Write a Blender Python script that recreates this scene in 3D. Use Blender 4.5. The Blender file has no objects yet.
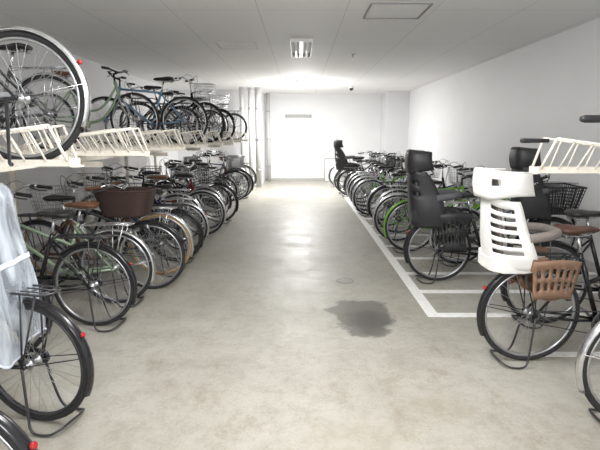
import bpy, math, random
from mathutils import Vector, Matrix
random.seed(11)
D=bpy.data; SC=bpy.context.scene; COL=SC.collection
pi=math.pi
try:
    SC.view_settings.view_transform='Standard'
    SC.view_settings.look='None'
except Exception: pass
H=2.76; CAMZ=1.5

# ------------------------------------------------------------ materials
def mat(name,color,rough=.5,metal=0.,var=.08,scale=20.,bump=0.,spec=.5,emit=None,estr=0):
    m=D.materials.new(name); m.use_nodes=True
    nt=m.node_tree; b=nt.nodes['Principled BSDF']
    tc=nt.nodes.new('ShaderNodeTexCoord'); n=nt.nodes.new('ShaderNodeTexNoise')
    n.inputs['Scale'].default_value=scale; n.inputs['Detail'].default_value=4
    nt.links.new(tc.outputs['Object'],n.inputs['Vector'])
    r=nt.nodes.new('ShaderNodeValToRGB')
    r.color_ramp.elements[0].position=.3; r.color_ramp.elements[1].position=.7
    r.color_ramp.elements[0].color=tuple(max(0,c*(1-var)) for c in color)+(1,)
    r.color_ramp.elements[1].color=tuple(min(1,c*(1+var)) for c in color)+(1,)
    nt.links.new(n.outputs['Fac'],r.inputs['Fac']); nt.links.new(r.outputs['Color'],b.inputs['Base Color'])
    b.inputs['Roughness'].default_value=rough; b.inputs['Metallic'].default_value=metal
    b.inputs['Specular IOR Level'].default_value=spec
    if bump>0:
        bp=nt.nodes.new('ShaderNodeBump'); bp.inputs['Strength'].default_value=bump
        bp.inputs['Distance'].default_value=.01
        nt.links.new(n.outputs['Fac'],bp.inputs['Height']); nt.links.new(bp.outputs['Normal'],b.inputs['Normal'])
    if emit:
        b.inputs['Emission Color'].default_value=tuple(emit)+(1,); b.inputs['Emission Strength'].default_value=estr
    return m
M={}
M['rubber']=mat('rubber',(.022,.022,.024),.75,bump=.2,scale=90)
M['tan_rubber']=mat('tan_rubber',(.42,.27,.13),.7)
M['grey_rubber']=mat('grey_rubber',(.30,.29,.28),.7)
M['chrome']=mat('chrome',(.66,.67,.69),.25,1)
M['alloy']=mat('alloy',(.52,.53,.55),.35,1)
M['steel_dark']=mat('steel_dark',(.07,.07,.075),.4,.6)
M['black_plastic']=mat('black_plastic',(.022,.022,.025),.5,bump=.1,scale=120)
M['black_paint']=mat('black_paint',(.015,.015,.018),.2)
M['cream_steel']=mat('cream_steel',(.84,.79,.70),.4)
M['white_plastic']=mat('white_plastic',(.84,.84,.82),.4,var=.03)
M['brown_plastic']=mat('brown_plastic',(.22,.13,.085),.5)
M['taupe_pad']=mat('taupe_pad',(.20,.175,.16),.8,bump=.3,scale=60)
M['brown_leather']=mat('brown_leather',(.075,.034,.02),.45,bump=.15,scale=70)
M['tan_leather']=mat('tan_leather',(.16,.07,.035),.45,bump=.15,scale=70)
M['black_leather']=mat('black_leather',(.02,.02,.02),.42,bump=.15,scale=70)
M['wicker']=mat('wicker',(.045,.024,.020),.7,bump=.6,scale=80)
M['red_lens']=mat('red_lens',(.35,.015,.015),.3)
M['clear_lens']=mat('clear_lens',(.85,.87,.9),.1)
M['belt']=mat('belt_webbing',(.10,.10,.11),.85)
PAINT={'black':(.015,.015,.018),'sage':(.30,.40,.28),'lime':(.17,.42,.05),'blue':(.18,.32,.46),'navy':(.03,.05,.13),
 'silver':(.40,.42,.45),'white':(.70,.70,.68),'red':(.22,.03,.035),'brown':(.10,.05,.03),'teal':(.05,.14,.14),'grey':(.12,.13,.14)}
for k,c in PAINT.items(): M['paint_'+k]=mat('paint_'+k,c,.22,.15,var=.03)

# ------------------------------------------------------------ mesh builder
def cr(pts,n=6):
    P=[Vector(p) for p in pts]; P=[P[0]*2-P[1]]+P+[P[-1]*2-P[-2]]; out=[]
    for i in range(1,len(P)-2):
        a,b,c,d=P[i-1:i+3]
        for k in range(n):
            t=k/n
            out.append(.5*((2*b)+(c-a)*t+(2*a-5*b+4*c-d)*t*t+(3*b-a-3*c+d)*t**3))
    out.append(P[-2]); return out
class MB:
    def __init__(s): s.v=[]; s.f=[]; s.m=[]; s.sm=[]
    def loft(s,rings,closed=False,caps=True,mat=0,smooth=True):
        o=len(s.v); n=len(rings[0])
        for r in rings: s.v+= [tuple(p) for p in r]
        k=len(rings)
        for i in range(k if closed else k-1):
            a=o+i*n; b=o+((i+1)%k)*n
            for j in range(n):
                j2=(j+1)%n
                s.f.append((a+j,a+j2,b+j2,b+j)); s.m.append(mat); s.sm.append(smooth)
        if caps and not closed:
            s.f.append(tuple(o+j for j in reversed(range(n)))); s.m.append(mat); s.sm.append(False)
            s.f.append(tuple(o+(k-1)*n+j for j in range(n))); s.m.append(mat); s.sm.append(False)
    def tube(s,pts,r,seg=6,closed=False,mat=0,caps=True,flat=1.):
        P=[Vector(p) for p in pts]; n=len(P); rings=[]; u=None
        for i in range(n):
            if closed: t=(P[(i+1)%n]-P[i-1])
            else: t=P[min(i+1,n-1)]-P[max(i-1,0)]
            t.normalize()
            if u is None:
                u=t.orthogonal().normalized()
            else:
                u=(u-t*u.dot(t)).normalized()
            w=t.cross(u); rr=r[i] if isinstance(r,(list,tuple)) else r
            rings.append([P[i]+(u*math.cos(2*pi*j/seg)+w*math.sin(2*pi*j/seg)*flat)*rr for j in range(seg)])
        s.loft(rings,closed,caps,mat)
    def box(s,c,sz,mat=0,R=None):
        x,y,z=[a/2 for a in sz]; o=len(s.v); c=Vector(c)
        for p in [(-x,-y,-z),(x,-y,-z),(x,y,-z),(-x,y,-z),(-x,-y,z),(x,-y,z),(x,y,z),(-x,y,z)]:
            p=Vector(p); p=(R@p if R else p)+c; s.v.append(tuple(p))
        for f in [(3,2,1,0),(4,5,6,7),(0,1,5,4),(1,2,6,5),(2,3,7,6),(3,0,4,7)]:
            s.f.append(tuple(o+i for i in f)); s.m.append(mat); s.sm.append(False)
    def torus(s,R,prof,seg=44,mat=0,c=(0,0,0),smooth=True):
        rings=[]
        for i in range(seg):
            a=2*pi*i/seg
            rings.append([(c[0]+(R+dr)*math.cos(a),c[1]+dy,c[2]+(R+dr)*math.sin(a)) for dr,dy in prof])
        s.loft(rings,True,mat=mat,smooth=smooth)
    def grid(s,fn,nu,nv,skip=None,mat=0):
        o=len(s.v)
        for i in range(nu+1):
            for j in range(nv+1): s.v.append(tuple(fn(i/nu,j/nv)))
        for i in range(nu):
            for j in range(nv):
                if skip and skip(i,j): continue
                a=o+i*(nv+1)+j
                s.f.append((a,a+nv+1,a+nv+2,a+1)); s.m.append(mat); s.sm.append(True)
    def mesh(s,name,mats):
        me=D.meshes.new(name); me.from_pydata(s.v,[],s.f)
        for m in mats: me.materials.append(m)
        me.polygons.foreach_set('material_index',s.m); me.polygons.foreach_set('use_smooth',s.sm)
        me.update(); return me
CACHE={}
def getm(key,fn,mats):
    k=(key,tuple(mats))
    if k not in CACHE:
        b=MB(); fn(b); CACHE[k]=b.mesh(str(key) if isinstance(key,str) else key[0],[M[x] for x in mats])
    return CACHE[k]
def add(name,key,fn,mats,parent=None,mtx=None,solid=0,bevel=0,label=None):
    if isinstance(mats,str): mats=[mats]
    o=D.objects.new(name,getm(key,fn,mats)); COL.objects.link(o)
    if parent: o.parent=parent
    if mtx is not None: o.matrix_basis=mtx
    if solid:
        q=o.modifiers.new('thickness','SOLIDIFY'); q.thickness=solid; q.offset=0
    if bevel:
        q=o.modifiers.new('bevel','BEVEL'); q.width=bevel; q.segments=2; q.limit_method='ANGLE'
    if label: o['label']=label
    return o
def empty(name,label,cat,loc,rz=0,group=None,kind=None):
    e=D.objects.new(name,None); e.empty_display_size=.1; COL.objects.link(e)
    e.location=loc; e.rotation_euler=(0,0,rz); e['label']=label; e['category']=cat
    if group: e['group']=group
    return e
def T(x,y,z): return Matrix.Translation((x,y,z))
def top(o,label,cat,group=None):
    o['label']=label; o['category']=cat
    if group: o['group']=group
    return o

# ------------------------------------------------------------ bicycle parts
WR=.335
def b_tire(b): b.torus(.318,[(.017*math.cos(a),.018*math.sin(a)) for a in [2*pi*k/8 for k in range(8)]],48)
def b_rim(b):
    b.torus(.296,[(.007,.012),(-.005,.010),(-.009,0),(-.005,-.010),(.007,-.012)],48)
def b_spokes(b):
    for i in range(32):
        a=2*pi*i/32; s=1 if i%2 else -1; a2=a+(.55 if (i//2)%2 else -.55)
        b.tube([(.024*math.cos(a2),s*.028,.024*math.sin(a2)),(.290*math.cos(a),0,.290*math.sin(a))],.0015,3,caps=False)
def b_hub(b):
    b.tube([(0,-.055,0),(0,-.05,0),(0,-.034,0),(0,-.033,0),(0,-.024,0),(0,-.022,0),(0,.022,0),(0,.024,0),(0,.033,0),(0,.034,0),(0,.05,0),(0,.055,0)],
           [.006,.008,.01,.028,.028,.015,.015,.028,.028,.01,.008,.006],12)
def b_fender(a0,a1,stay):
    def f(b):
        R=.352; n=26; rings=[]
        ys=[-.027,-.020,0,.020,.027]; dz=[-.016,-.004,.003,-.004,-.016]
        for i in range(n+1):
            a=math.radians(a0+(a1-a0)*i/n); r=[]
            for y,d in zip(ys,dz): r.append(((R+d)*math.cos(a),y,(R+d)*math.sin(a)))
            for y,d in reversed(list(zip(ys,dz))): r.append(((R+d-.003)*math.cos(a),y*.93,(R+d-.003)*math.sin(a)))
            rings.append(r)
        b.loft(rings)
        for s in (-1,1):
            a=math.radians(stay)
            b.tube([(0,s*.06,0),((R-.012)*math.cos(a),s*.029,(R-.012)*math.sin(a))],.003,4)
    return f
def b_frame_city(b):
    t=lambda p,r,s=8:b.tube(p,r,s)
    t([(.92,0,.60),(.872,0,.80)],.021)
    t(cr([(.905,0,.655),(.80,0,.47),(.66,0,.335),(.46,0,.285)]),.0185)
    t(cr([(.885,0,.745),(.76,0,.56),(.62,0,.455),(.405,0,.445)]),.014)
    t([(.46,0,.28),(.295,0,.74)],.016)
    t([(.46,-.04,.285),(.46,.04,.285)],.026)
    for s in (-1,1):
        t([(.44,s*.02,.285),(.30,s*.05,.30),(0,s*.062,.335)],.010,6)
        t([(.315,s*.016,.69),(.22,s*.045,.58),(0,s*.062,.335)],.008,6)
        b.tube([(0,s*.055,.335),(0,s*.075,.335)],.014,8)
def b_frame_step(b):
    t=lambda p,r,s=8:b.tube(p,r,s)
    t([(.92,0,.60),(.872,0,.80)],.021)
    t([(.905,0,.65),(.46,0,.285)],.018)
    t([(.885,0,.75),(.365,0,.54)],.015)
    t([(.46,0,.28),(.295,0,.74)],.016)
    t([(.46,-.04,.285),(.46,.04,.285)],.026)
    for s in (-1,1):
        t([(.44,s*.02,.285),(.30,s*.05,.30),(0,s*.062,.335)],.010,6)
        t([(.315,s*.016,.69),(0,s*.062,.335)],.008,6)
        b.tube([(0,s*.055,.335),(0,s*.075,.335)],.014,8)
def b_frame_diamond(b):
    t=lambda p,r,s=8:b.tube(p,r,s)
    t([(.92,0,.60),(.872,0,.80)],.021)
    t([(.905,0,.65),(.46,0,.285)],.019)
    t([(.88,0,.765),(.30,0,.715)],.015)
    t([(.46,0,.28),(.292,0,.75)],.016)
    t([(.46,-.04,.285),(.46,.04,.285)],.026)
    for s in (-1,1):
        t([(.44,s*.02,.285),(.30,s*.05,.30),(0,s*.062,.335)],.009,6)
        t([(.31,s*.016,.70),(0,s*.062,.335)],.007,6)
        b.tube([(0,s*.055,.335),(0,s*.075,.335)],.014,8)
def b_fork(b):
    b.tube([(.925,-.052,.60),(.925,.052,.60)],.016,8)
    for s in (-1,1):
        b.tube(cr([(.925,s*.048,.61),(.985,s*.052,.47),(1.035,s*.055,.39),(1.10,s*.058,.335)],4),.011,6)
        b.tube([(1.10,s*.05,.335),(1.10,s*.075,.335)],.012,8)
def b_bar(b):
    b.tube([(.873,0,.79),(.862,0,.98)],.012,8)
    b.tube([(.862,0,.965),(.872,0,1.0)],.019,8)
    L=[(.66,.285,1.015),(.74,.275,1.025),(.83,.215,1.045),(.872,.10,1.01),(.872,0,.99)]
    L=L+[(x,-y,z) for x,y,z in reversed(L[:-1])]
    b.tube(cr(L,5),.011,8)
def b_grip(s):
    def f(b):
        b.tube([(.645,s*.288,1.013),(.65,s*.288,1.013),(.70,s*.283,1.02),(.765,s*.264,1.031),(.77,s*.262,1.032)],[.012,.017,.0155,.017,.012],8)
    return f
def b_lever(s):
    def f(b):
        b.tube(cr([(.80,s*.235,1.04),(.82,s*.245,1.02),(.77,s*.275,.995),(.70,s*.30,.985)],4),.006,5)
        b.box((.80,s*.235,1.035),(.035,.03,.03))
        b.tube(cr([(.81,s*.22,1.03),(.90,s*.16,1.09),(.97,s*.05,1.0),(.93,s*.01,.80),(.935,s*.02,.66)],4),.003,4)
    return f
def b_flatbar(b):
    b.tube([(.873,0,.79),(.865,0,.90)],.012,8); b.tube([(.865,0,.89),(.93,0,.915)],.014,8)
    b.tube(cr([(.89,.29,.945),(.91,.20,.94),(.93,.05,.915),(.93,-.05,.915),(.91,-.20,.94),(.89,-.29,.945)],3),.012,8)
def b_saddle(b):
    secs=[(-.135,.045,.018,-.002),(-.12,.088,.032,0),(-.08,.108,.040,.004),(-.03,.095,.038,.003),(.03,.055,.032,0),(.09,.030,.028,0),(.135,.022,.022,-.003),(.15,.012,.01,-.008)]
    rings=[]
    for x,w,h,z in secs:
        r=[]
        for k in range(12):
            a=2*pi*k/12; yy=w*math.cos(a); zz=math.sin(a); zz=z+(zz*h*.55 if zz>0 else zz*h)
            r.append((.25+x,yy,.905+zz))
        rings.append(r)
    b.loft(rings)
def b_post(b):
    b.tube([(.30,0,.72),(.262,0,.87)],.0125,8)
    for s in (-1,1):
        b.tube(cr([(.14,s*.045,.875),(.22,s*.03,.862),(.30,s*.02,.862),(.37,s*.008,.88)],3),.004,5)
    for s in (-1,1):
        b.tube([(.16+.02*math.sin(k*1.57),s*.05+.012*math.cos(k*1.57),.85+k*.003) for k in range(12)],.003,4)
def b_rack(b):
    for s in (-1,1):
        b.tube(cr([(.30,s*.02,.70),(.24,s*.055,.725),(.0,s*.065,.73),(-.14,s*.065,.73),(-.18,s*.03,.73),(-.185,0,.73)],4),.006,6)
        b.tube([(-.03,s*.065,.73),(0,s*.072,.34)],.005,5); b.tube([(-.12,s*.065,.73),(0,s*.072,.34)],.005,5)
        b.tube([(.22,s*.025,.73),(-.17,s*.025,.73)],.004,5)
    for x in (.18,.06,-.06,-.14): b.tube([(x,-.065,.73),(x,.065,.73)],.004,5)
def b_stand(b):
    L=[(0,.075,.33),(-.03,.10,.12),(-.06,.12,.02),(-.15,.12,.012),(-.20,.09,.03),(-.21,0,.035)]
    L=L+[(x,-y,z) for x,y,z in reversed(L[:-1])]
    b.tube(cr(L,4),.007,6)
def b_sidestand(b):
    b.tube([(.04,.07,.33),(.0,.17,.01),(-.02,.19,.008)],[.01,.008,.012],6)
def b_case(b):
    N=14; out=[]
    for i in range(N+1):
        a=-pi/2*.4+pi*.7*i/N; out.append((.46+.098*math.cos(a),.285+.098*math.sin(a)))
    out.append((.05,.372)); out.append((.04,.350))
    for i in range(N+1):
        a=pi*.5-pi*.7*i/N; out.append((.46+.070*math.cos(a),.285+.070*math.sin(a)))
    n=len(out)
    rings=[[(x,y,z) for x,z in out] for y in (-.088,-.066)]
    o=len(b.v)
    for r in rings: b.v+=r
    for j in range(n):
        j2=(j+1)%n; b.f.append((o+j,o+j2,o+n+j2,o+n+j)); b.m.append(0); b.sm.append(False)
    half=N+1
    outer=list(range(half+1)); inner=list(range(n-1,half,-1))
    for s in (0,n):
        for k in range(min(len(outer),len(inner))-1):
            q=(o+s+outer[k],o+s+outer[k+1],o+s+inner[k+1],o+s+inner[k]); b.f.append(q if s else q[::-1]); b.m.append(0); b.sm.append(False)
def b_crank(b):
    b.tube([(.46,-.095,.285),(.46,.075,.285)],.010,8)
    for s,y in ((1,-.10),(-1,.085)):
        b.tube([(.46,y,.285),(.46+s*.12,y,.285-s*.11)],[.014,.010],6,flat=.6)
def b_chainring(b):
    b.torus(.075,[(.012,.003),(-.012,.003),(-.012,-.003),(.012,-.003)],24,c=(.46,-.075,.285))
    for k in range(5):
        a=k*2*pi/5; b.tube([(.46,-.075,.285),(.46+.07*math.cos(a),-.075,.285+.07*math.sin(a))],.007,5)
    b.tube([(.46,-.072,.368),(0,-.068,.375)],.004,4); b.tube([(.46,-.072,.202),(0,-.068,.295)],.004,4)
    b.torus(.035,[(.006,.004),(-.02,.004),(-.02,-.004),(.006,-.004)],16,c=(0,-.068,.335))
def b_pedal(s):
    def f(b):
        y=-.15 if s>0 else .135; x=.46+s*.12; z=.285-s*.11
        for dx in (-.03,.03): b.box((x+dx,y,z),(.018,.085,.024))
        for dy in (-.038,.038): b.box((x,y+dy,z),(.06,.010,.02))
        b.tube([(x,y-.04,z),(x,y+.04,z)],.008,6)
    return f
def b_light(b):
    b.tube([(1.005,0,.635),(1.01,0,.635),(1.06,0,.633),(1.085,0,.63)],[.012,.022,.028,.030],10)
    b.tube([(.94,0,.64),(1.01,0,.635)],.006,5)
def b_lens(b): b.tube([(1.084,0,.63),(1.092,0,.63)],[.028,.020],10)
def b_reflector(b):
    b.tube([(-.009,0,0),(-.006,0,0),(.004,0,0),(.008,0,0)],[.009,.013,.013,.009],12)
def wires(w,l,h,wt,lt,nv=7,nh=6,r=.0025,R=.005):
    def f(b):
        def P(s,t,z):
            k=z/h; W=w+(wt-w)*k; L=l+(lt-l)*k
            return (s*L/2,t*W/2,z)
        for i in range(nh+1):
            z=h*i/nh; rr=R if i in (0,nh) else r
            b.tube([P(-1,-1,z),P(1,-1,z),P(1,1,z),P(-1,1,z)],rr,5,closed=True)
        for i in range(nv+1):
            q=-1+2*i/nv
            for s in (-1,1):
                b.tube([P(q,s,0),P(q,s,h)],r,3); b.tube([P(s,q,0),P(s,q,h)],r,3)
        for i in range(1,nv): 
            q=-1+2*i/nv; b.tube([P(q,-1,0),P(q,1,0)],r,3); b.tube([P(-1,q,0),P(1,q,0)],r,3)
    return f
def b_wicker(b):
    w,l,h,wt,lt=.34,.38,.24,.42,.52
    rings=[]
    for i in range(15):
        k=i/14; W=(w+(wt-w)*k)/2; L=(l+(lt-l)*k)/2; o=.004*(i%2)
        rings.append([(math.copysign(abs(math.cos(a))**.45,math.cos(a))*(L+o+.003*((j%2)^(i%2))),math.copysign(abs(math.sin(a))**.45,math.sin(a))*(W+o+.003*((j%2)^(i%2))),h*k) for j,a in enumerate([2*pi*q/40 for q in range(40)])])
    inner=[[(x*.94,y*.94,z+.006) for x,y,z in r] for r in reversed(rings)]
    b.loft(rings+inner)
    rim=[(math.copysign(abs(math.cos(a))**.45,math.cos(a))*lt/2,math.copysign(abs(math.sin(a))**.45,math.sin(a))*wt/2,h) for a in [2*pi*q/32 for q in range(32)]]
    b.tube(rim,.011,6,closed=True)
# child seat --------------------------------------------
def se(a,e): return math.copysign(abs(a)**e,a)
def cs_back(slots,low):
    def f(b):
        def fn(u,v):
            t=(u-.5)*pi*1.02; z=low+(.42-low)*v; w=.160+.035*math.sin(min(v,.6)/.6*pi)*.8
            dep=(.13*(1-v)**.8+.16) if slots else (.17*(1-v)**.8+.14+.05*math.sin(v*pi))
            c=max(math.cos(t),0)
            return (-.13-.05*v+dep*(1-c**(.8 if slots else .75))-.015*math.sin(v*pi), w*se(math.sin(t),.55), z+.05*(1-abs(math.sin(t)))*v)
        def skip(i,j):
            if slots: return (j in (4,6,8,10,12,14) and (2<=i<=9 or 14<=i<=21))
            return j in (9,12) and (5<=i<=8 or 15<=i<=18)
        b.grid(fn,24,17 if slots else 16,skip)
    return f
def cs_head(sq):
    def f(b):
        ex=.36 if sq else .45
        def sec(t): return 1-max(math.cos(t),0)**(.42 if sq else .7)
        z0=.43 if sq else .40
        def fn(u,v):
            t=(u-.5)*pi*1.0; w=(.175 if sq else .155)+(.01 if sq else .022)*math.sin(v*pi); dep=(.28 if sq else .22)-.02*v
            bul=(.008 if sq else .015)*math.sin(v*pi)
            low=(.03 if sq else .04)*(1-v)*(1-max(math.cos(t),0))
            return ((-.215 if sq else -.188)-.01*v-bul+dep*sec(t), w*se(math.sin(t),ex), z0+low+(.60-z0)*v+(.015*v*max(math.cos(t),0)))
        b.grid(fn,24,8,(lambda i,j: j in (4,5) and 4<=i<=7) if sq else None)
        def cap(u,v):
            t=(u-.5)*pi; k=1-(.12 if sq else .25)*v; dep=.26 if sq else .20
            x=(-.225 if sq else -.198)+dep*sec(t)
            return (-.11+(x+.11)*k, (.175 if sq else .155)*se(math.sin(t),ex)*k, .60+.015*max(math.cos(t),0)+.008*math.sin(v*1.5))
        b.grid(cap,24,3)
    return f
def cs_seat(b):
    rings=[]
    for x,w,z0,z1 in [(-.15,.12,-.06,.03),(-.08,.15,-.07,.035),(.05,.16,-.07,.03),(.15,.155,-.06,.035),(.20,.13,-.02,.03)]:
        rings.append([(x,-w,z0),(x,-w*.5,z0-.008),(x,w*.5,z0-.008),(x,w,z0),(x,w*1.04,z1+.02),(x,w*.9,z1),(x,0,z1-.01),(x,-w*.9,z1),(x,-w*1.04,z1+.02)])
    b.loft(rings)
def cs_leg(s,long=0):
    def f(b):
        Lz=.27+long
        def fn(u,v):
            z=.02-Lz*v; x0=.09+.03*v+long*.5*v; L=.33-.07*v-long*(.5*math.sin(v*pi))-long*.4*v
            return (x0+L*u, s*(.19+.03*math.sin(u*pi)*.8-.02*v), z+.02*math.sin(u*pi))
        def skip(i,j): return i in (1,3,5,7,9,11) and (2<=j<=3 or 5<=j<=6)
        b.grid(fn,13,9,skip)
        def fo(u,v): return (.13+long*.5+(.23-long*.4)*u, s*(.17-.13*v), .015-Lz+.05*(2*u-1)**2)
        b.grid(fo,8,4)
        def side(u,v): return (.13+long*.5+(.23-long*.4)*u, s*(.045), .015-Lz+.05*(2*u-1)**2+.06*v)
        b.grid(side,8,2)
        b.box((.14,s*.17,.0),(.10,.03,.09))
    return f
def cs_ring(b):
    L=[(.06,.16,.17),(.20,.155,.19),(.29,.09,.195),(.305,0,.195)]
    L=L+[(x,-y,z) for x,y,z in reversed(L[:-1])]
    b.tube(cr(L,5),.033,10)
def cs_pad(b):
    rings=[]
    for z,w,x in [(.0,.11,-.09),(.03,.125,-.09),(.2,.125,-.11),(.36,.12,-.13),(.52,.10,-.15),(.56,.08,-.155)]:
        rings.append([(x+.012*math.cos(a)+.0,w*se(math.sin(a),.6),z) if math.cos(a)<0 else (x+.028*math.cos(a),w*se(math.sin(a),.6),z) for a in [2*pi*k/12 for k in range(12)]])
    b.loft(rings)
def cs_belt(b):
    for s in (-1,1):
        b.tube(cr([(-.10,s*.05,.42),(-.06,s*.055,.3),(-.03,s*.05,.18),(.02,s*.02,.09)],4),.014,6,flat=.25)
    b.box((.02,0,.09),(.02,.05,.05))

def child_seat(root,mtx,main,accent,pad,label=None,legs=True):
    sl=main=='white_plastic'
    c=add('child_seat',('child_seat',sl),cs_back(sl,-.05 if sl else -.12),[main],root,mtx,solid=.009,label=label)
    add('headrest',('headrest',sl),cs_head(sl),[main],c,solid=.012)
    add('seat_pan',('seat_pan',),cs_seat,[main],c,bevel=.006)
    add('back_cushion',('back_cushion',),cs_pad,[pad],c)
    add('harness',('harness',),cs_belt,['belt'],c)
    add('grab_bar',('grab_bar',),cs_ring,[pad],c)
    if legs:
        for s in (-1,1): add('leg_guard',('leg_guard',s,sl),cs_leg(s,0 if sl else .10),[accent],c,solid=.008)
    return c

STP=Vector((.925,0,.62)); STD=Vector((-.05,0,.18)).normalized()
def bike(x,y,z=0,face=1,yaw=0,paint='black',frame='city',fender='chrome',saddle='black_leather',tire='rubber',basket='wire',
         bmat='alloy',rack=True,steer=0,bar='swept',case=True,seat=None,frontseat=None,lens=None,label=None,group=None,scale=1,lean=0,rearbasket=None,grip='black_plastic',rim='alloy',seatm=None,bx=0):
    P='paint_'+paint
    if label is None: label='%s city bicycle'%paint
    rz=(0 if face>0 else pi)+math.radians(yaw)
    root=empty('bicycle',label,'bicycle',(x,y,z),rz,group)
    root.rotation_euler=(math.radians(lean),0,rz); root.scale=(scale,)*3
    S=T(*STP)@Matrix.Rotation(math.radians(steer),4,STD)@T(*(-STP))
    fk={'city':b_frame_city,'step':b_frame_step,'diamond':b_frame_diamond}[frame]
    add('frame',('frame',frame),fk,[P],root)
    add('fork',('fork',),b_fork,[P if frame!='city' else 'alloy'],root,S)
    for m in (T(0,0,WR),S@T(1.10,0,WR)):
        w=add('wheel',('wheel',),b_rim,[rim],root,m)
        add('tire',('tire',),b_tire,[tire],w); add('spokes',('spokes',),b_spokes,['alloy'],w); add('hub',('hub',),b_hub,['alloy'],w)
    if fender:
        fm=fender if fender in M else P
        add('fender',('fender','r'),b_fender(48,205,168),[fm],root,T(0,0,WR))
        add('fender',('fender','f'),b_fender(22,188,175),[fm],root,S@T(1.10,0,WR))
        if lens:
            a=math.radians(150)
            add('reflector',('reflector',),b_reflector,[lens],root,T(.363*math.cos(a),0,WR+.363*math.sin(a))@Matrix.Rotation(math.radians(30),4,'Y'))
    hb=add('handlebar',('handlebar',bar),b_bar if bar=='swept' else b_flatbar,['chrome' if bar=='swept' else 'black_paint'],root,S)
    if bar=='swept':
        for s in (-1,1):
            add('grip',('grip',s),b_grip(s),[grip],hb); add('brake_lever',('brake_lever',s),b_lever(s),['steel_dark'],hb)
    else:
        for s in (-1,1):
            add('grip',('gripf',s),lambda b,s=s:b.tube([(.89,s*.295,.945),(.905,s*.19,.941)],.017,8),[grip],hb)
            add('brake_lever',('leverf',s),lambda b,s=s:b.tube(cr([(.93,s*.17,.93),(.95,s*.19,.91),(.93,s*.27,.90)],3),.005,5),['steel_dark'],hb)
    add('saddle',('saddle',),b_saddle,[saddle],root); add('seat_post',('seat_post',),b_post,['chrome'],root)
    if rack: add('rear_rack',('rear_rack',),b_rack,['chrome' if fender=='chrome' else 'steel_dark'],root)
    add('kickstand',('kickstand',) if rack else ('sidestand',),b_stand if rack else b_sidestand,['steel_dark'],root)
    if case: add('chain_guard',('chain_guard',),b_case,[P if fender!='chrome' else 'alloy'],root)
    add('chainring',('chainring',),b_chainring,['steel_dark'],root)
    c=add('crank',('crank',),b_crank,['alloy'],root)
    for s in (1,-1): add('pedal',('pedal',s),b_pedal(s),['black_plastic'],c)
    hl=add('headlight',('headlight',),b_light,['black_plastic'],root,S); add('lens',('lens',),b_lens,['clear_lens'],hl)
    if basket=='wire': add('basket',('basket',),wires(.27,.20,.24,.37,.28),[bmat],root,S@T(1.11,0,.71))
    elif basket=='dense': add('basket',('basket_dense',),wires(.30,.24,.26,.40,.34,11,8,.005,.009),[bmat],root,S@T(1.13,0,.74))
    elif basket=='wicker': add('basket',('wicker_basket',),b_wicker,[bmat],root,S@T(1.10+bx,0,.74),label='dark brown wicker basket')
    if rearbasket: add('rear_basket',('rear_basket',),wires(.30,.34,.24,.36,.42,9,7,.0028,.006),[rearbasket],root,T(-.04,0,.74))
    if seat: child_seat(root,seatm or T(-.15,0,.74),*seat)
    if frontseat: child_seat(root,S@T(.86,0,.80)@Matrix.Scale(.92,4),*frontseat,legs=False)
    return root

# ------------------------------------------------------------ room
def struct(name,mesh_fn,m):
    b=MB(); mesh_fn(b); me=b.mesh(name,[m]); o=D.objects.new(name,me); COL.objects.link(o); o['kind']='structure'; return o
def node_mat(name):
    m=D.materials.new(name); m.use_nodes=True; nt=m.node_tree; return m,nt,nt.nodes['Principled BSDF']
# floor
mf,nt,bs=node_mat('concrete_floor'); N=nt.nodes; L=nt.links
tc=N.new('ShaderNodeTexCoord')
def noise(scale,detail=6,rough=.6,dist=0,vec=None):
    n=N.new('ShaderNodeTexNoise'); n.inputs['Scale'].default_value=scale; n.inputs['Detail'].default_value=detail
    n.inputs['Roughness'].default_value=rough; n.inputs['Distortion'].default_value=dist
    L.new(vec or tc.outputs['Object'],n.inputs['Vector']); return n
def ramp(src,stops):
    r=N.new('ShaderNodeValToRGB'); e=r.color_ramp.elements
    e[0].position=stops[0][0]; e[0].color=stops[0][1]+(1,)
    e[1].position=stops[-1][0]; e[1].color=stops[-1][1]+(1,)
    for p,c in stops[1:-1]: q=e.new(p); q.color=c+(1,)
    L.new(src,r.inputs['Fac']); return r
def mix(fac,a,b,mode='MIX'):
    x=N.new('ShaderNodeMix'); x.data_type='RGBA'; x.blend_type=mode
    for s,v in ((x.inputs[0],fac),(x.inputs[6],a),(x.inputs[7],b)):
        if hasattr(v,'is_output') : L.new(v,s)
        else: s.default_value=v
    return x.outputs[2]
def mapped(scale,rot=0,loc=(0,0,0)):
    mp=N.new('ShaderNodeMapping'); mp.inputs['Scale'].default_value=scale; mp.inputs['Rotation'].default_value=(0,0,rot); mp.inputs['Location'].default_value=loc
    L.new(tc.outputs['Object'],mp.inputs['Vector']); return mp.outputs['Vector']
base=ramp(noise(.8,5,.6,0).outputs['Fac'],[(.30,(.375,.36,.315)),(.5,(.44,.425,.38)),(.70,(.49,.48,.44))])
n2=ramp(noise(5,14,.88,.2).outputs['Fac'],[(.42,(.70,.68,.62)),(.54,(1,1,1))])
col=mix(.62,base.outputs['Color'],n2.outputs['Color'],'MULTIPLY')
n3=ramp(noise(70,6,.8).outputs['Fac'],[(.3,(.82,.81,.79)),(.6,(1,1,1))])
col=mix(.75,col,n3.outputs['Color'],'MULTIPLY')
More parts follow.
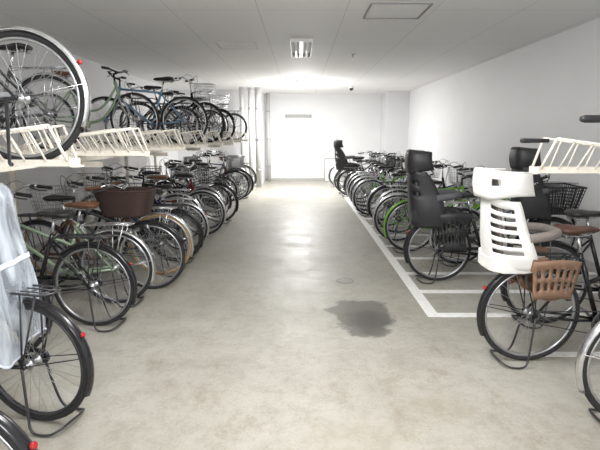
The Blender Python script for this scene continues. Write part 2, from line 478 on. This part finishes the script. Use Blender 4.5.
for sc_,rot,lo,hi,amt,c_ in (((1.3,.8,1),.5,.52,.64,.75,(.70,.65,.56)),((.4,7,1),.25,.59,.63,.65,(.58,.54,.48)),((9,.4,1),-.5,.60,.64,.75,(.55,.51,.45)),((6,.3,1),.12,.59,.65,.75,(.55,.53,.50)),((3,3,1),1.1,.58,.66,.75,(.56,.51,.42)),((.25,10,1),-.3,.61,.64,.65,(.58,.54,.48)),((1.8,1.8,1),2.2,.60,.63,.6,(.66,.62,.55))):
    n4=ramp(noise(2.2,14,.9,0,mapped(sc_,rot,(rot*9,3,0))).outputs['Fac'],[(lo,(1,1,1)),(hi,c_)])
    col=mix(amt,col,n4.outputs['Color'],'MULTIPLY')
def stain(cx,cy,rx,ry,c,amt,edge=.25,nz=.5,col=None,sc=5,det=6):
    nn=noise(sc,det,.6)
    m1=N.new('ShaderNodeMapping'); m1.inputs['Location'].default_value=(-cx/rx,-cy/ry,0); m1.inputs['Scale'].default_value=(1/rx,1/ry,0)
    L.new(tc.outputs['Object'],m1.inputs['Vector'])
    ln=N.new('ShaderNodeVectorMath'); ln.operation='LENGTH'; L.new(m1.outputs['Vector'],ln.inputs[0])
    ma=N.new('ShaderNodeMath'); ma.operation='MULTIPLY_ADD'; L.new(nn.outputs['Fac'],ma.inputs[0]); ma.inputs[1].default_value=nz
    L.new(ln.outputs['Value'],ma.inputs[2])
    r=ramp(ma.outputs['Value'],[(.0,(1,1,1)),(min(.99,1.0-edge+0),(.85,.85,.85)),(1.0,(0,0,0))])
    mm=N.new('ShaderNodeMath'); mm.operation='MULTIPLY'; L.new(r.outputs['Color'],mm.inputs[0]); mm.inputs[1].default_value=amt
    return mix(mm.outputs['Value'],col,c+(1,))
col=stain(.50,3.74,.60,.86,(.24,.22,.185),.55,.30,.9,col,3,5)
col=stain(.53,3.70,.52,.76,(.10,.096,.083),.88,.08,.9,col,3.2,4)
col=stain(.57,3.60,.40,.50,(.055,.053,.047),.75,.30,.8,col,5,5)
col=stain(.25,2.1,.9,.5,(.36,.32,.255),.45,.5,1.0,col)
col=stain(.75,2.35,.45,.35,(.32,.275,.205),.5,.5,1.0,col,8)
col=stain(-.55,6.8,.35,1.6,(.33,.315,.28),.45,.5,1.0,col)
L.new(col,bs.inputs['Base Color'])
rr=ramp(noise(2.5,6,.7).outputs['Fac'],[(.3,(.38,.38,.38)),(.7,(.55,.55,.55))]); L.new(rr.outputs['Color'],bs.inputs['Roughness'])
bs.inputs['Specular IOR Level'].default_value=.5
bp=N.new('ShaderNodeBump'); bp.inputs['Strength'].default_value=.14; bp.inputs['Distance'].default_value=.01
L.new(noise(14,8,.7).outputs['Fac'],bp.inputs['Height']); L.new(bp.outputs['Normal'],bs.inputs['Normal'])
XL,XR,YB,YF=-3.65,3.30,15.5,-3.5
struct('floor',lambda b:b.box((0,(YB+YF)/2,-.05),(XR-XL+.4,YB-YF+.4,.1)),mf)
# ceiling
mc,nt,bs=node_mat('ceiling_panels'); N=nt.nodes; L=nt.links; tc=N.new('ShaderNodeTexCoord')
mp=N.new('ShaderNodeMapping'); mp.inputs['Location'].default_value=(.43,.3,0); L.new(tc.outputs['Object'],mp.inputs['Vector'])
br=N.new('ShaderNodeTexBrick'); br.offset=0; br.inputs['Scale'].default_value=1; br.inputs['Brick Width'].default_value=.91; br.inputs['Row Height'].default_value=1.82
br.inputs['Mortar Size'].default_value=.005; br.inputs['Mortar Smooth'].default_value=.1
br.inputs['Color1'].default_value=(.88,.88,.88,1); br.inputs['Color2'].default_value=(.89,.89,.89,1); br.inputs['Mortar'].default_value=(.68,.68,.68,1)
L.new(mp.outputs['Vector'],br.inputs['Vector']); L.new(br.outputs['Color'],bs.inputs['Base Color']); bs.inputs['Roughness'].default_value=.7
struct('ceiling',lambda b:b.box((0,(YB+YF)/2,H+.05),(XR-XL+.4,YB-YF+.4,.1)),mc)
mw=mat('wall_paint',(.85,.85,.86),.5,var=.015,scale=1.5)
struct('wall_right',lambda b:b.box((XR+.1,(YB+YF)/2,H/2),(.2,YB-YF+.4,H)),mw)
struct('wall_left',lambda b:b.box((XL-.1,(YB+YF)/2,H/2),(.2,YB-YF+.4,H)),mw)
struct('wall_back',lambda b:b.box((0,YB+.1,H/2),(XR-XL,.2,H)),mw)
struct('wall_recess',lambda b:b.box(((XL-1.14)/2,14.8,H/2),(-1.14-XL,1.4,H)),mw)
struct('wall_pier',lambda b:b.box(((2.62+XR)/2,15.0,H/2),(XR-2.62,1.0,H)),mat('pier_paint',(.74,.74,.75),.5,var=.015,scale=1.5))
mb=mat('baseboard_grey',(.5,.5,.49),.5)
struct('baseboard_right',lambda b:b.box((XR-.006,5.4,.04),(.012,17.8,.08)),mb)
struct('baseboard_back',lambda b:b.box((.74,YB-.006,.03),(3.7,.012,.06)),mb)

# lane markings
M['line_paint']=mat('line_paint',(.90,.90,.88),.55,var=.08,scale=25)
def line(x0,y0,x1,y1,lab):
    o=add('parking_line',('pl',x0,y0,x1,y1),lambda b:b.box(((x0+x1)/2,(y0+y1)/2,.0015),(abs(x1-x0),abs(y1-y0),.003)),['line_paint'])
    top(o,lab,'floor marking','painted bay lines on the floor')
line(1.07,3.68,1.17,14.1,'long white painted line bordering the bicycle bays')
for yy in (3.72,4.32,4.92,5.55,6.2,6.9,7.6,8.3,9.0,9.8,10.6,11.5,12.5):
    line(1.17,yy-.045,3.25,yy+.045,'white painted cross line between two bicycle bays')
line(1.60,2.97,3.25,3.04,'white painted cross line under the white child seat bicycle')
M['cover']=mat('cover_steel',(.31,.30,.27),.5)
o=add('floor_cover',('floor_cover',),lambda b:(b.torus(.085,[(.006,.002),(-.006,.002),(-.006,-.001),(.006,-.001)],28),b.tube([(0,-.001,0),(0,.001,0)],.078,24)),['cover'])
o.matrix_basis=T(.47,4.66,.002)@Matrix.Rotation(pi/2,4,'X'); top(o,'small round metal inspection cover set in the concrete','floor cover')

# ceiling fixtures
M['tube_on']=mat('tube_on',(1,1,1),.4,var=0,emit=(1,.99,.97),estr=22)
M['tube_off']=mat('tube_off',(.92,.92,.92),.3,var=0)
M['fixture']=mat('fixture_white',(.88,.88,.88),.4,var=.02)
M['fixture_dark']=mat('fixture_gap',(.2,.2,.2),.6)
M['frame_grey']=mat('frame_grey',(.30,.30,.30),.6)
def fixture(y,on,W=150,PW=0,drop=.45):
    f=add('ceiling_light',('fixt',),lambda b:(b.box((-.15,0,-.02),(.012,1.3,.04)),b.box((.15,0,-.02),(.012,1.3,.04)),b.box((0,-.65,-.02),(.31,.012,.04)),b.box((0,.65,-.02),(.31,.012,.04)),b.box((0,0,-.018),(.05,1.28,.035))),['fixture'],None,T(.02,y,H))
    top(f,'white twin-tube fluorescent ceiling light, '+('switched on' if on else 'unlit with dark gaps'),'ceiling light','fluorescent lights on the ceiling')
    add('reflector_tray',('rtray',on),lambda b:b.box((0,0,-.003),(.29,1.28,.006)),['fixture' if on else 'fixture_dark'],f)
    for x in (-.08,.08):
        add('fluorescent_tube',('ftube',on),lambda b:b.tube([(0,-.6,0),(0,.6,0)],.020 if on else .026,10),['tube_on' if on else 'tube_off'],f,T(x,0,-.03 if not on else -.05))
    if W:
        l=D.lights.new('fluorescent_glow','AREA'); l.shape='RECTANGLE'; l.size=.28; l.size_y=1.2; l.energy=W; l.color=(1,.99,.97)
        q=D.objects.new('fluorescent_glow',l); COL.objects.link(q); q.parent=f; q.location=(0,0,-.09)
    if PW:
        for dy in (-.4,.4):
            l=D.lights.new('ceiling_fill','POINT'); l.shadow_soft_size=.12; l.energy=PW; l.color=(1,.99,.98)  # added bare point lights hung below the fixture to brighten the ceiling
            q=D.objects.new('ceiling_fill',l); COL.objects.link(q); q.parent=f; q.location=(0,dy,-drop)
fixture(12.2,True,150,52,.8)
fixture(7.3,False,0)
fixture(2.2,True,35,34,.6)
fixture(-1.6,True,60,50,.6)
def hatch(x,y,s,dark):
    m='frame_grey' if dark else 'hatch_edge'
    h=add('ceiling_hatch',('hatch',dark),lambda b:(b.box((-s/2,0,-.006),(.014,s,.012)),b.box((s/2,0,-.006),(.014,s,.012)),b.box((0,-s/2,-.006),(s,.014,.012)),b.box((0,s/2,-.006),(s,.014,.012))),[m],None,T(x,y,H))
    add('panel',('hpanel',s),lambda b:b.box((0,0,-.003),(s-.04,s-.04,.006)),['hatch_panel'],h)
    top(h,'square access hatch with '+('dark' if dark else 'thin grey')+' frame in the panelled ceiling','ceiling hatch')
M['hatch_edge']=mat('hatch_edge',(.66,.66,.66),.5); M['hatch_panel']=mat('hatch_panel',(.88,.88,.88),.7,var=.01)
hatch(1.0,5.2,.6,True); hatch(-.9,7.1,.55,False)
dome=add('security_camera',('domebase',),lambda b:b.tube([(0,0,0),(0,0,-.03),(0,0,-.035)],[.07,.07,.06],16),['fixture'],None,T(1.4,13.2,H))
add('dome',('dome',),lambda b:b.tube([(0,0,-.03-.07*math.sin(a)) for a in (0,.4,.8,1.2,1.5)],[.06*math.cos(a)+.001 for a in (0,.4,.8,1.2,1.5)],14),['black_plastic'],dome)
top(dome,'small dark dome security camera under the ceiling','camera')
spr=add('sprinkler_head',('spr',),lambda b:b.tube([(0,0,0),(0,0,-.008),(0,0,-.02),(0,0,-.05),(0,0,-.055)],[.045,.04,.014,.012,.03],12),['chrome'],None,T(.85,7.9,H))
top(spr,'small round sprinkler head in the ceiling','sprinkler')
M['steel_grey']=mat('steel_grey',(.36,.36,.36),.5,.2)
wl=add('wall_lamp',('wl',),lambda b:b.box((0,0,0),(.85,.07,.09)),['steel_grey'],None,T(-.05,YB-.04,2.07),bevel=.015)
add('lamp_cover',('wlc',),lambda b:b.box((0,-.02,-.075),(.78,.05,.05)),['fixture'],wl,bevel=.01)
top(wl,'slim grey horizontal wall fitting on the white end wall','wall lamp')
M['board_white']=mat('board_white',(.9,.9,.9),.35,var=.01)
bd=add('white_board',('bd',),lambda b:b.box((0,0,.36),(.62,.03,.70)),['board_white'],None,T(1.12,15.1,0),bevel=.004)
add('board_frame',('bdf',),lambda b:(b.box((-.32,0,.36),(.03,.04,.73)),b.box((.32,0,.36),(.03,.04,.73)),b.box((0,0,.72),(.66,.04,.03))),['alloy'],bd)
for sx in (-.28,.28): add('foot',('bdfoot',),lambda b:b.box((0,0,.01),(.04,.22,.02)),['alloy'],bd,T(sx,0,0))
top(bd,'low white freestanding panel in front of the end wall','panel')

# pipes
M['pipe']=mat('pipe_white',(.58,.58,.57),.4,var=.03)
def pipe(x,y,r):
    p=add('drain_pipe',('pipe',r),lambda b:b.tube([(0,0,0),(0,0,H)],r,14),['pipe'],None,T(x,y,0))
    for z in (.5,1.35,2.2):
        add('pipe_clamp',('clamp',r),lambda b:(b.tube([(0,0,-.02),(0,0,.02)],r+.010,14),b.box((0,.06,0),(.03,.12,.03))),['alloy'],p,T(0,0,z))
    top(p,'white vertical pipe with metal clamps along the end wall','pipe','pipes by the end wall')
pipe(-1.62,13.4,.065); pipe(-1.40,13.4,.05); pipe(-1.18,13.4,.08); pipe(-1.0,15.1,.06)

# ------------------------------------------------------------ upper racks
TZ=1.34
def b_channel(b):
    b.box((1.0,0,0),(2.0,.09,.006))
    for s in (-1,1): b.box((1.0,s*.047,.012),(2.0,.006,.034))
def b_guard(s):
    def f(b):
        def seg(a,c,r):
            b.tube([a,c],r,4)
        pts=[(.01,s*.052,.02),(.08,s*.078,.205),(.85,s*.070,.10),(.98,s*.052,.02)]
        for a,c in zip(pts,pts[1:]): seg(a,c,.0085)
        for k in range(1,7):
            x=.08+k*.11
            seg((x-.07,s*.052,.02),(x,s*.076,.205-(x-.08)*.136),.0058)
    return f
def b_stop(b):
    b.box((-.002,0,.012),(.008,.11,.042)); b.box((-.015,0,-.008),(.03,.08,.008))
def tray(x,y,z,face,label,tilt=0):
    r=add('bicycle_tray',('channel',),b_channel,['cream_steel'],None,T(x,y,z)@Matrix.Rotation(0 if face>0 else pi,4,'Z')@Matrix.Rotation(math.radians(tilt),4,'Y'))
    top(r,label,'bicycle rack tray','cream steel trays of the raised rack')
    for s in (-1,1): add('guard_rail',('guard',s),b_guard(s),['cream_steel'],r)
    add('end_stop',('endstop',),b_stop,['cream_steel'],r)
    return r
ys=[1.90,2.5,3.1,3.7,4.3,4.9,5.5,6.1,6.7,7.3,7.9,8.5,9.1,9.7,10.3,10.9,11.4]
for i,y in enumerate(ys): tray(-1.20-(.36 if i%2==0 else 0),y,TZ,-1,'cream steel sliding tray with slanted ladder guard rails')
rt=tray(1.45,2.9,1.27,1,'empty cream steel tray with ladder guard rails near the wall')
r2=tray(1.60,2.25,1.27,1,'cream steel tray with black-gripped levers near the wall')
for dx,z in ((-.28,.30),(-.18,.49)):
    add('lever_grip',('lg',),lambda b:b.tube([(0,0,0),(.02,0,0),(.13,0,0)],[.012,.018,.018],8),['black_plastic'],r2,T(dx,0,z))
    add('lever_rod',('lr',z),lambda b:b.tube(cr([(.11,0,0),(.28,0,-.01),(.4,0,-.08),(.5,0,-z+.02)],4),.009,6),['steel_dark'],r2,T(dx,0,z))
add('lever_grip',('lg2',),lambda b:b.tube([(0,0,0),(.02,0,0),(.17,0,0)],[.012,.015,.012],8),['black_plastic'],rt,T(-.10,0,.19))
def rackframe(xs,y0,y1,z,lab,xbeams,n,w):
    e=empty('rack_frame',lab,'bicycle rack',(xs,y0,0))
    for i in range(n+1):
        y=(y1-y0)*i/n
        add('post',('post',),lambda b:b.box((0,0,.61),(.06,.06,1.22)),['cream_steel'],e,T(0,y,0),bevel=.004)
        add('foot_plate',('foot',),lambda b:b.box((0,0,.006),(.14,.14,.012)),['cream_steel'],e,T(0,y,0))
        add('cross_arm',('arm',w),lambda b:b.box((0,0,0),(w,.04,.045)),['cream_steel'],e,T(xbeams[2]-xs,y,z-.08))
    for x in xbeams[:2]:
        add('beam',('beam',y1),lambda b:b.box((0,(y1-y0)/2,0),(.045,y1-y0+.1,.05)),['cream_steel'],e,T(x-xs,0,z-.031))
rackframe(-3.5,1.9,11.4,TZ,'cream steel frame of posts and beams carrying raised trays',(-1.75,-3.3,-2.55),5,1.9)
rackframe(3.2,1.9,3.2,1.27,'cream steel frame carrying the short raised rack by the wall',(2.3,3.0,2.7),1,1.0)

# ------------------------------------------------------------ bicycles
GL='bicycles parked on the floor under the rack'; GR='bicycles parked in the painted bays'; GU='bicycles on the raised rack trays'
rnd=random.Random(5)
bike(-1.17,1.37,face=-1,yaw=-6,paint='black',fender='black_paint',basket='wire',bmat='steel_dark',lens='red_lens',label='black city bicycle with rear reflector beside the rain cover',group=GL)
bike(-1.39,2.25,face=-1,yaw=-13,paint='black',fender='black_paint',frame='step',basket='wire',bmat='steel_dark',rim='steel_dark',lens='red_lens',seat=('black_plastic','black_plastic','belt'),seatm=T(.26,0,.68)@Matrix.Scale(.76,4),label='black step-through bicycle with covered child seat and dark rims',group=GL)
bike(-2.0,2.95,face=-1,yaw=-3,paint='sage',fender='black_paint',frame='city',basket='wire',steer=8,label='sage green city bicycle pushed deep under the rack',group=GL)
bike(-1.62,3.50,face=-1,yaw=-4,paint='black',fender='black_paint',frame='city',basket='wire',steer=-10,bmat='alloy',lens='red_lens',label='black city bicycle with black fenders and red reflector',group=GL)
bike(-1.64,4.0,face=-1,yaw=0,paint='sage',frame='step',saddle='tan_leather',fender='chrome',label='pale green bicycle with brown leather saddle',group=GL)
bike(-2.55,4.45,face=1,yaw=-3,paint='brown',frame='city',basket='wicker',bmat='wicker',steer=5,bx=-.20,fender='black_paint',grip='tan_leather',label='dark brown bicycle with large dark wicker basket',group=GL)
bike(-1.50,4.9,face=-1,yaw=3,paint='grey',frame='step',tire='tan_rubber',fender='chrome',label='grey bicycle with tan tires',group=GL)
yl=5.40; k=0
pc=['black','navy','silver','black','red','black','grey','black','white','teal','brown','black','silver','navy']
while yl<12.9:
    p=pc[k%len(pc)]; fr=['city','step','diamond','step','city'][(k*7+1)%5]; out=k%6==4
    fd=rnd.choice(['chrome','chrome','black_paint','paint_'+p,None if fr=='diamond' else 'black_paint'])
    bike(-2.6 if out else -1.48-rnd.uniform(-.10,.25),yl,face=1 if out else -1,yaw=rnd.uniform(-4,4),paint=p,frame=fr,fender=fd,
        basket=rnd.choice(['wire','wire','dense',None]) if fr!='diamond' else None,bmat=rnd.choice(['alloy','alloy','black_plastic']),steer=rnd.uniform(-22,22),bar='flat' if fr=='diamond' else 'swept',
        case=fr!='diamond',rack=fr!='diamond',saddle='tan_leather' if k%5==2 else 'black_leather',lens='red_lens' if k%5==1 else None,
        scale=rnd.choice([.88,.94,1,1,1.02]),rim=rnd.choice(['alloy','alloy','steel_dark']),tire=rnd.choice(['rubber','rubber','rubber','grey_rubber']),
        label='%s %s bicycle %s'%(p,{'city':'curved-frame city','step':'step-through','diamond':'straight-bar sports'}[fr],'parked front wheel outward under the rack' if out else 'in the tight floor row'),group=GL)
    yl+=rnd.uniform(.46,.54); k+=1
UZ=TZ+.005
def ub(i,x,**kw): bike(x,ys[i],UZ,group=GU,**kw)
ub(1,-1.44,face=-1,paint='black',frame='step',fender='chrome',basket='wire',rack=False,lens='red_lens',label='black bicycle with chrome fender and red reflector, raised')
ub(4,-2.25,face=-1,paint='grey',frame='city',basket='wire',steer=10,bmat='alloy',label='grey bicycle with wire basket pushed far back, raised')
ub(7,-3.2,face=1,paint='sage',frame='city',basket=None,saddle='tan_leather',steer=-8,fender=None,bar='flat',rack=False,label='pale green bicycle with brown saddle facing outward, raised')
ub(8,-1.62,face=-1,paint='blue',frame='diamond',basket=None,fender=None,rack=False,bar='flat',case=False,label='light blue sports bicycle with black saddle, raised')
uc=['grey','black','white','grey','black','silver','black']
for j,i in enumerate([9,10,12,13,14,16]):
    fr=['diamond','step','city'][j%3]; p=uc[j%6]; out=j in (1,3); s_=[.84,1,.9,.96,1,.95][j]
    ub(i,-2.65 if out else -1.50-rnd.uniform(0,.45),face=1 if out else -1,paint=p,frame=fr,fender=['black_paint',None,'paint_'+p][j%3],basket='wire' if j%2 else None,steer=rnd.uniform(-28,28),rim=['alloy','steel_dark'][j%2],scale=s_,
       label='%s bicycle standing on a raised tray%s'%(p,', front wheel outward' if out else ''))
# right
BS=('black_plastic','black_plastic','belt')
bike(1.77,2.20,face=1,yaw=-2,paint='black',fender='chrome',basket='wire',case=False,label='black bicycle with silver fenders under the short rack',group=GR)
bike(1.52,2.92,face=1,yaw=2,paint='black',fender='black_paint',frame='step',case=False,saddle='brown_leather',seat=('white_plastic','brown_plastic','taupe_pad','white slotted child seat with brown leg guards'),seatm=T(-.19,0,.715)@Matrix.Scale(.92,4),bmat='steel_dark',lens='red_lens',
     label='black bicycle with white rear child seat and brown leg guards',group=GR)
bike(1.95,3.55,face=1,yaw=-2,paint='black',fender='black_paint',frame='city',case=False,basket='dense',bmat='black_plastic',label='black bicycle pushed close to the wall beside child seat bicycle',group=GR)
bike(1.42,4.66,face=1,yaw=-3,paint='black',fender='black_paint',frame='city',seat=BS,seatm=T(-.15,0,.71)@Matrix.Scale(1.02,4),frontseat=BS,bmat='black_plastic',basket='dense',lens='red_lens',
     label='black bicycle with rear and front black child seats',group=GR)
bike(1.85,5.3,face=1,yaw=2,paint='grey',fender='chrome',frame='step',bmat='alloy',steer=10,label='grey bicycle with wire basket set back from the line',group=GR)
bike(1.42,5.9,face=1,yaw=2,paint='lime',frame='step',fender='paint_lime',basket='wire',bmat='paint_lime',steer=-12,label='lime green bicycle with lime wire basket and fenders',group=GR)
bike(1.38,6.5,face=1,yaw=-2,paint='lime',frame='diamond',fender='chrome',basket='wire',bmat='alloy',rack=False,bar='flat',case=False,label='lime green sports bicycle with flat handlebar',group=GR)
yr=7.05; k=0
rc=['silver','black','grey','white','lime','silver','black','grey','black','red','silver','black','black','blue']
while yr<13.8:
    fr=['step','city','diamond','city'][k%4]; p=rc[k%len(rc)]
    ch= k==9
    bike(1.40-.016*k+rnd.uniform(-.08,.12),yr,face=1,yaw=rnd.uniform(-4,4),paint=p,frame=fr,fender=rnd.choice(['chrome','chrome','paint_'+p]),
        basket=rnd.choice(['wire','wire','dense']) if fr!='diamond' else None,bmat=rnd.choice(['steel_dark','alloy','alloy']),steer=rnd.uniform(-24,24),bar='flat' if fr=='diamond' else 'swept',
        rack=fr!='diamond',case=fr!='diamond',seat=BS if ch else None,scale=rnd.choice([.90,.96,1,1]),rim=rnd.choice(['chrome','alloy','alloy']),lens='red_lens' if k%5==2 else None,
        label='%s bicycle %s in the wall-side row'%(p,'with black child seat' if ch else 'with '+('flat bar' if fr=='diamond' else 'basket')),group=GR)
    yr+=rnd.uniform(.48,.58); k+=1

# rain cover
mr,nt,bs=node_mat('clear_vinyl'); N=nt.nodes; L=nt.links
bs.inputs['Base Color'].default_value=(.78,.86,.97,1); bs.inputs['Roughness'].default_value=.14
tc=N.new('ShaderNodeTexCoord'); n=N.new('ShaderNodeTexNoise'); n.inputs['Scale'].default_value=5; n.inputs['Detail'].default_value=3; n.inputs['Distortion'].default_value=1.5
mpv=N.new('ShaderNodeMapping'); mpv.inputs['Scale'].default_value=(2.0,2.0,.40); L.new(tc.outputs['Object'],mpv.inputs['Vector']); L.new(mpv.outputs['Vector'],n.inputs['Vector'])
r=N.new('ShaderNodeValToRGB'); r.color_ramp.elements[0].position=.36; r.color_ramp.elements[1].position=.72; r.color_ramp.elements[0].color=(.24,.24,.24,1); r.color_ramp.elements[1].color=(.72,.72,.72,1)
L.new(n.outputs['Fac'],r.inputs['Fac']); L.new(r.outputs['Color'],bs.inputs['Alpha'])
bp=N.new('ShaderNodeBump'); bp.inputs['Strength'].default_value=.5; bp.inputs['Distance'].default_value=.03; L.new(n.outputs['Fac'],bp.inputs['Height']); L.new(bp.outputs['Normal'],bs.inputs['Normal'])
M['vinyl']=mr
M['vinyl_white']=mat('vinyl_white',(.72,.78,.88),.35,bump=.1,scale=12)
Z0,ZH=.42,.88
def prof(v,k=1,n=72):
    z=Z0+ZH*v; s=1.0-.22*v if v<.86 else (1.0-.22*v)*math.sqrt(max(.02,1-((v-.86)/.145)**2)); s*=k
    out=[]
    for j in range(n):
        a=2*pi*j/n; f=(1-v)**.7
        wr=1+.05*math.sin(a*6+v*2)*f+.04*math.sin(a*15-v*3)*f
        out.append((se(math.cos(a),.8)*.26*s*wr+.02*math.sin(v*6),se(math.sin(a),.8)*.24*s*wr,z+.05*math.sin(a*4+1)*(1-v)**2))
    return out
def cov(b): b.loft([prof(i/30) for i in range(31)],caps=False)
rc_=add('rain_cover',('cover',),cov,['vinyl'],None,T(-1.65,2.29,0))
top(rc_,'translucent pale blue vinyl rain cover draped over child seat','rain cover')
def band(v0,v1,k=1.012): return lambda b:b.loft([prof(v0+(v1-v0)*q/3,k) for q in range(4)],caps=False)
add('hem_band',('band',1),band(0,.015),['vinyl_white'],rc_,solid=.002)
add('strap',('band',2),band(.50,.53),['vinyl_white'],rc_,solid=.002)

# ------------------------------------------------------------ world & camera
w=D.worlds.new('world'); SC.world=w; w.use_nodes=True
w.node_tree.nodes['Background'].inputs[0].default_value=(.97,.98,1,1); w.node_tree.nodes['Background'].inputs[1].default_value=1.3
cd=D.cameras.new('camera'); cam=D.objects.new('camera',cd); COL.objects.link(cam); SC.camera=cam
cd.sensor_width=36; cd.lens=28.0; cd.clip_start=.05
cam.location=(0,0,CAMZ); cam.rotation_euler=(math.radians(90-11.03),0,0)
